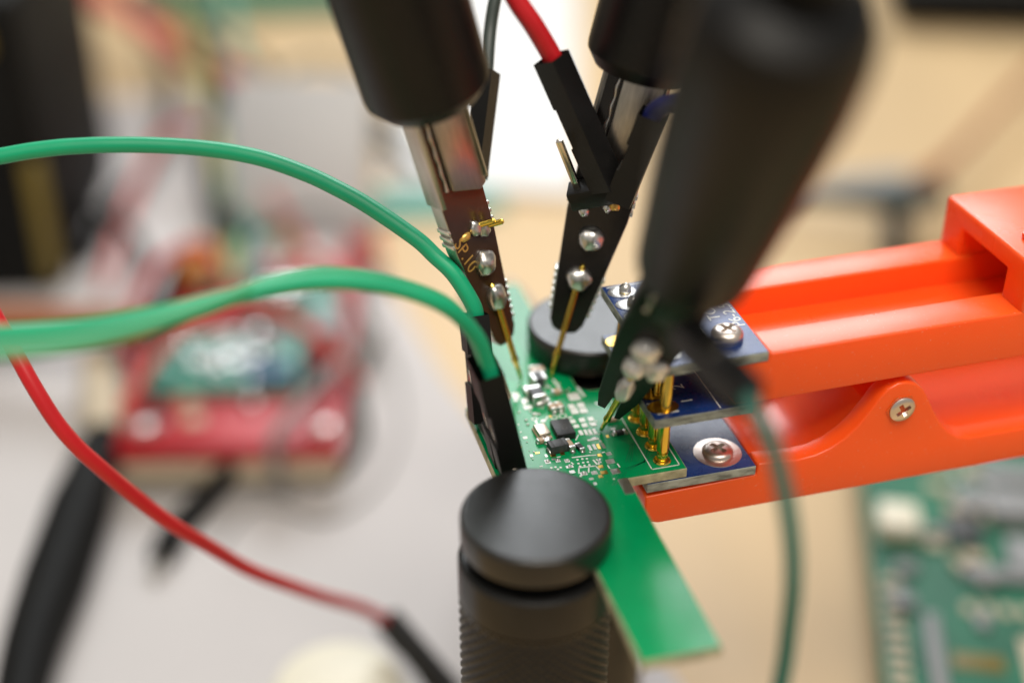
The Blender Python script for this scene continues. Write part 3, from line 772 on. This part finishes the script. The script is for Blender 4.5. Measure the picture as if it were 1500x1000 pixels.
ptA, kA = make_probe('needle probe with warm-tinted black tip board reading SP.10, wide black handle', (1.14, -8.93, 0.10), (-7.75, -13.72, 36.84), 36, 6.75, 7.1, 'mask_warm_reflection', 60, (-20, 10), ((12.7, 1.35, 1.75), (17.6, 1.35, 1.6)), hx=.5, slide=-1.3)
ptB, kB = make_probe('needle probe with black tip board carrying a pin header and the red jumper', (4.58, -8.34, 0.10), (13.78, -5.88, 38.08), 4, 6.2, 6.6, 'mask_black', 60, (20, 20), ((12.9, 1.5, 1.4), (17.9, 1.5, 1.4)), 1.18)
ptC, kC = make_probe('needle probe with forked black tip board and lumpy solder, a teal jumper hanging from it', (10.07, -19.16, 0.10), (16.13, -38.40, 31.31), 12, 5.4, 7.2, 'mask_dark', 36, (30, 10), ((12.0, 1.0, 2.3), (17.4, 1.4, 1.8), (21.4, 1.5, 1.5)), 1.1, 0, own=((16.19, -39.28, 31.80), (18.98, -51.61, 55.47)), dark=True)
# lettering and pins on the SP.10 board
lt = link('lettering', m_text('lettering', 'SP.10', 2.2, 'gold_print'), ptA, (-2.0, .36 - .06, 19.9 * kA), (R(90), R(80), 0))
for x, z in ((.5, 22.2), (1.6, 21.4)):
    link('stub_pin', m_lathe('stub_pin', [(.34, 0), (.34, 2.2), (.2, 2.4)], 'gold', 14), ptA, (x, .4, z * kA), (R(82), 0, R(38)))
    link('solder_joint', m_blob('solder_joint', .75, .6, 1.0, 'solder', .3, z, 0, 3), ptA, (x - .25, .15, z * kA - .1))
link('solder_joint', m_blob('solder_joint', .8, .4, .5, 'gold_print', .3, 9, 0, 2), ptA, (-1.2, .3, 21.9 * kA))
link('solder_joint', m_blob('solder_joint', 1.3, 1.4, 1.5, 'solder_lit', .3, 4, 0, 3), ptC, (1.9, .1, 18.2 * kC))


# pin header on the black board
pd = Vector((5.29, -9.12, 32.13)) - Vector((7.39, -8.10, 26.21))
def in_world(name, me, parent, mw):
    o = bpy.data.objects.new(name, me)
    col.objects.link(o)
    o.parent = parent
    o.matrix_world = mw
    return o
a, b = Vector((7.58, -7.59, 25.14)), Vector((11.41, -7.87, 23.76))
hx = (b - a).normalized()
mh = frame((a + b) / 2, pd, pd.cross(hx))
hd = in_world('pin_header', m_box('pin_header', (6.4, 2.6, 2.5), 'housing_black', (0, 0, 0), .25), ptB, mh)
for x in (-2.0, .95):
    link('pin', m_box('pin', (.78, .78, 9.0), 'nickel', (0, 0, 3.2), .16), hd, (x, 0, 0))
for x, mt in ((-2.0, 'solder'), (.7, 'solder'), (1.6, 'gold_print')):
    link('solder_joint', m_blob('solder_joint', .62, .62, .75, mt, .3, x, 0, 2), hd, (x, -.8, -1.7))


# ------------------------------------------------------------------ jumper wires
def connector(parent, top, bot, face, w=2.8, name='connector', wire_end=True):
    """Black crimp housing from its wire end (top) to its open pin end (bot)."""
    top, bot = Vector(top), Vector(bot)
    L = (top - bot).length
    e = bpy.data.objects.new(name, None)
    bm = bmesh.new()
    prof = [(-w / 2, 0), (w / 2, 0), (w / 2, L), (-w / 2, L), (-w / 2, L * .66), (-w / 2 + .3, L * .655), (-w / 2 + .3, L * .36), (-w / 2, L * .355)]
    lo = [bm.verts.new((a, -w / 2, b)) for a, b in prof]
    hi = [bm.verts.new((a, w / 2, b)) for a, b in prof]
    n = len(prof)
    bm.faces.new(lo)
    bm.faces.new(hi[::-1])
    for i in range(n):
        bm.faces.new((lo[i], lo[(i + 1) % n], hi[(i + 1) % n], hi[i]))
    bmesh.ops.recalc_face_normals(bm, faces=bm.faces)
    tf = [f for f in bm.faces if all(abs(v.co.z - L) < 1e-5 for v in f.verts)]
    bmesh.ops.inset_region(bm, faces=tf, thickness=.36)
    for v in tf[0].verts:
        v.co.z -= 2.6
    me = finish(name, bm, 'housing_black')
    o = bpy.data.objects.new(name, me)
    col.objects.link(o)
    o.parent = parent
    mw = frame(bot, top - bot, face)
    o.matrix_world = mw
    link('contact_or_glint', m_box('contact_or_glint', (.08, 1.3, L * .13), 'nickel', (-w / 2 + .29, 0, L * .43), .02), o)
    link('slot', m_box('slot', (.05, 1.5, L * .26), 'chip_black', (-w / 2 + .29, 0, L * .5)), o)
    return o

def jumper(label, wire_pts, wm, rad=1.05, group='jumper wires', cat='jumper wire'):
    j = thing('jumper_wire', label, cat, group=group)
    link('wire', m_tube('wire', wire_pts, rad, wm, 28, 10, .018), j)
    return j


j = jumper('green jumper wire arching highest over the paper to the connector beneath the brown probe', [(-4.05, -14.81, 11.51), (-4.40, -14.58, 13.76), (-6.43, -13.21, 16.91), (-8.55, -12.04, 18.77), (-11.20, -10.76, 20.82), (-17.51, -7.74, 23.78), (-23.75, -5.37, 25.67), (-30.73, -3.90, 27.08), (-38.53, -2.91, 27.72), (-47.78, -2.87, 27.79), (-53.95, -3.20, 27.26), (-62.42, -4.02, 25.96)], 'wire_green', .92)
connector(j, (-4.26, -14.63, 12.74), (-3.25, -18.85, 1.30), (-.3, 1, 0))
j = jumper('green jumper wire sagging low into the connector next to the knurled holder', [(-1.91, -28.22, 12.12), (-2.39, -27.94, 14.47), (-3.66, -28.60, 18.69), (-6.77, -29.58, 22.79), (-12.01, -30.35, 25.34), (-17.76, -31.84, 26.72), (-22.70, -33.92, 27.16), (-28.76, -36.47, 26.86), (-34.89, -38.00, 26.29), (-40.93, -39.33, 26.06), (-50.62, -40.64, 25.84)], 'wire_green', .82)
connector(j, (-2.54, -28.03, 13.94), (0.15, -27.33, 0.10), (-.3, 1, 0))
j = jumper('pale green jumper wire crossing under the low green one', [(-2.74, -25.29, 11.72), (-3.15, -25.14, 13.85), (-4.23, -25.75, 17.59), (-7.09, -25.91, 21.11), (-12.35, -26.62, 23.75), (-18.14, -28.87, 25.81), (-22.86, -32.78, 27.11), (-28.34, -38.39, 27.55), (-33.60, -42.87, 27.94), (-38.79, -46.06, 28.50), (-47.20, -49.03, 29.40)], 'wire_green_pale', .75)
connector(j, (-3.10, -24.78, 13.11), (-0.83, -24.60, 0.10), (-.3, 1, 0))
j = jumper('red jumper wire sagging down to a black connector on the paper', [(-61.66, -11.41, 17.90), (-57.45, -14.34, 11.31), (-53.62, -17.92, 5.60), (-50.40, -19.37, -0.51), (-46.33, -18.06, -7.84), (-40.99, -14.74, -17.62), (-35.71, -7.93, -29.37), (-28.90, 1.53, -42.53), (-22.74, 11.57, -54.78), (-19.07, 16.44, -62.08)], 'wire_red', .92)
connector(j, (-19.71, 16.73, -61.62), (-8.87, 5.78, -67.82), (0, 1, 0), 3.2)
j = jumper('red jumper wire plugged onto the pin header of the black probe board', [(4.66, -6.86, 38.77), (4.05, -6.77, 40.41), (2.29, -6.97, 43.49), (0.50, -6.58, 46.00), (-1.41, -5.68, 49.33)], 'wire_red', 1.08)
connector(j, (4.13, -6.89, 39.85), (10.61, -8.76, 25.54), (.75, 1, .3), 2.9)
j = jumper('thin dark wire plugged onto the back of the SP.10 probe board', [(-2.96, 2.77, 33.04), (-2.90, 4.83, 34.46), (-2.68, 7.67, 37.10), (-2.05, 9.76, 40.45), (-0.95, 11.85, 43.80)], 'wire_dark', .75)
connector(j, (-2.89, 3.95, 33.98), (-4.37, -2.94, 23.91), (.4, 1, .2), 2.4)
j = jumper('blue jumper wire plugged onto the black probe board beside the red one', [(14.71, -9.91, 33.51), (15.26, -10.82, 35.45), (16.23, -13.24, 37.24), (18.11, -15.03, 38.14), (21.88, -13.54, 36.76), (26.42, -7.55, 35.01)], 'wire_blue', 1.0)
connector(j, (15.00, -10.11, 34.69), (11.89, -9.48, 24.39), (.4, 1, .3), 2.9)
j = jumper('teal jumper wire hanging from the forked probe past the orange clip', [(19.53, -52.95, 27.84), (20.36, -54.03, 27.06), (22.06, -56.08, 23.78), (23.39, -58.07, 18.71), (24.07, -59.28, 12.99), (24.18, -59.43, 5.22), (23.76, -60.15, -1.61)], 'wire_teal', .8)
connector(j, (19.85, -53.25, 27.56), (14.92, -45.36, 29.61), (.4, 1, .2), 2.8)

# put every root empty at the foot of its own parts
bpy.context.view_layer.update()
for o in list(col.objects):
    if o.type == 'EMPTY' and o.parent is None and o.location.length < 1e-6:
        pts = []
        for c in o.children_recursive:
            if c.type == 'MESH':
                pts += [c.matrix_world @ Vector(q) for q in c.bound_box]
        lo = Vector([min(p[i] for p in pts) for i in range(3)])
        hi = Vector([max(p[i] for p in pts) for i in range(3)])
        base = Vector(((lo.x + hi.x) / 2, (lo.y + hi.y) / 2, lo.z))
        d = o.rotation_euler.to_matrix().inverted() @ base
        o.location = base
        for c in o.children:
            c.location -= d
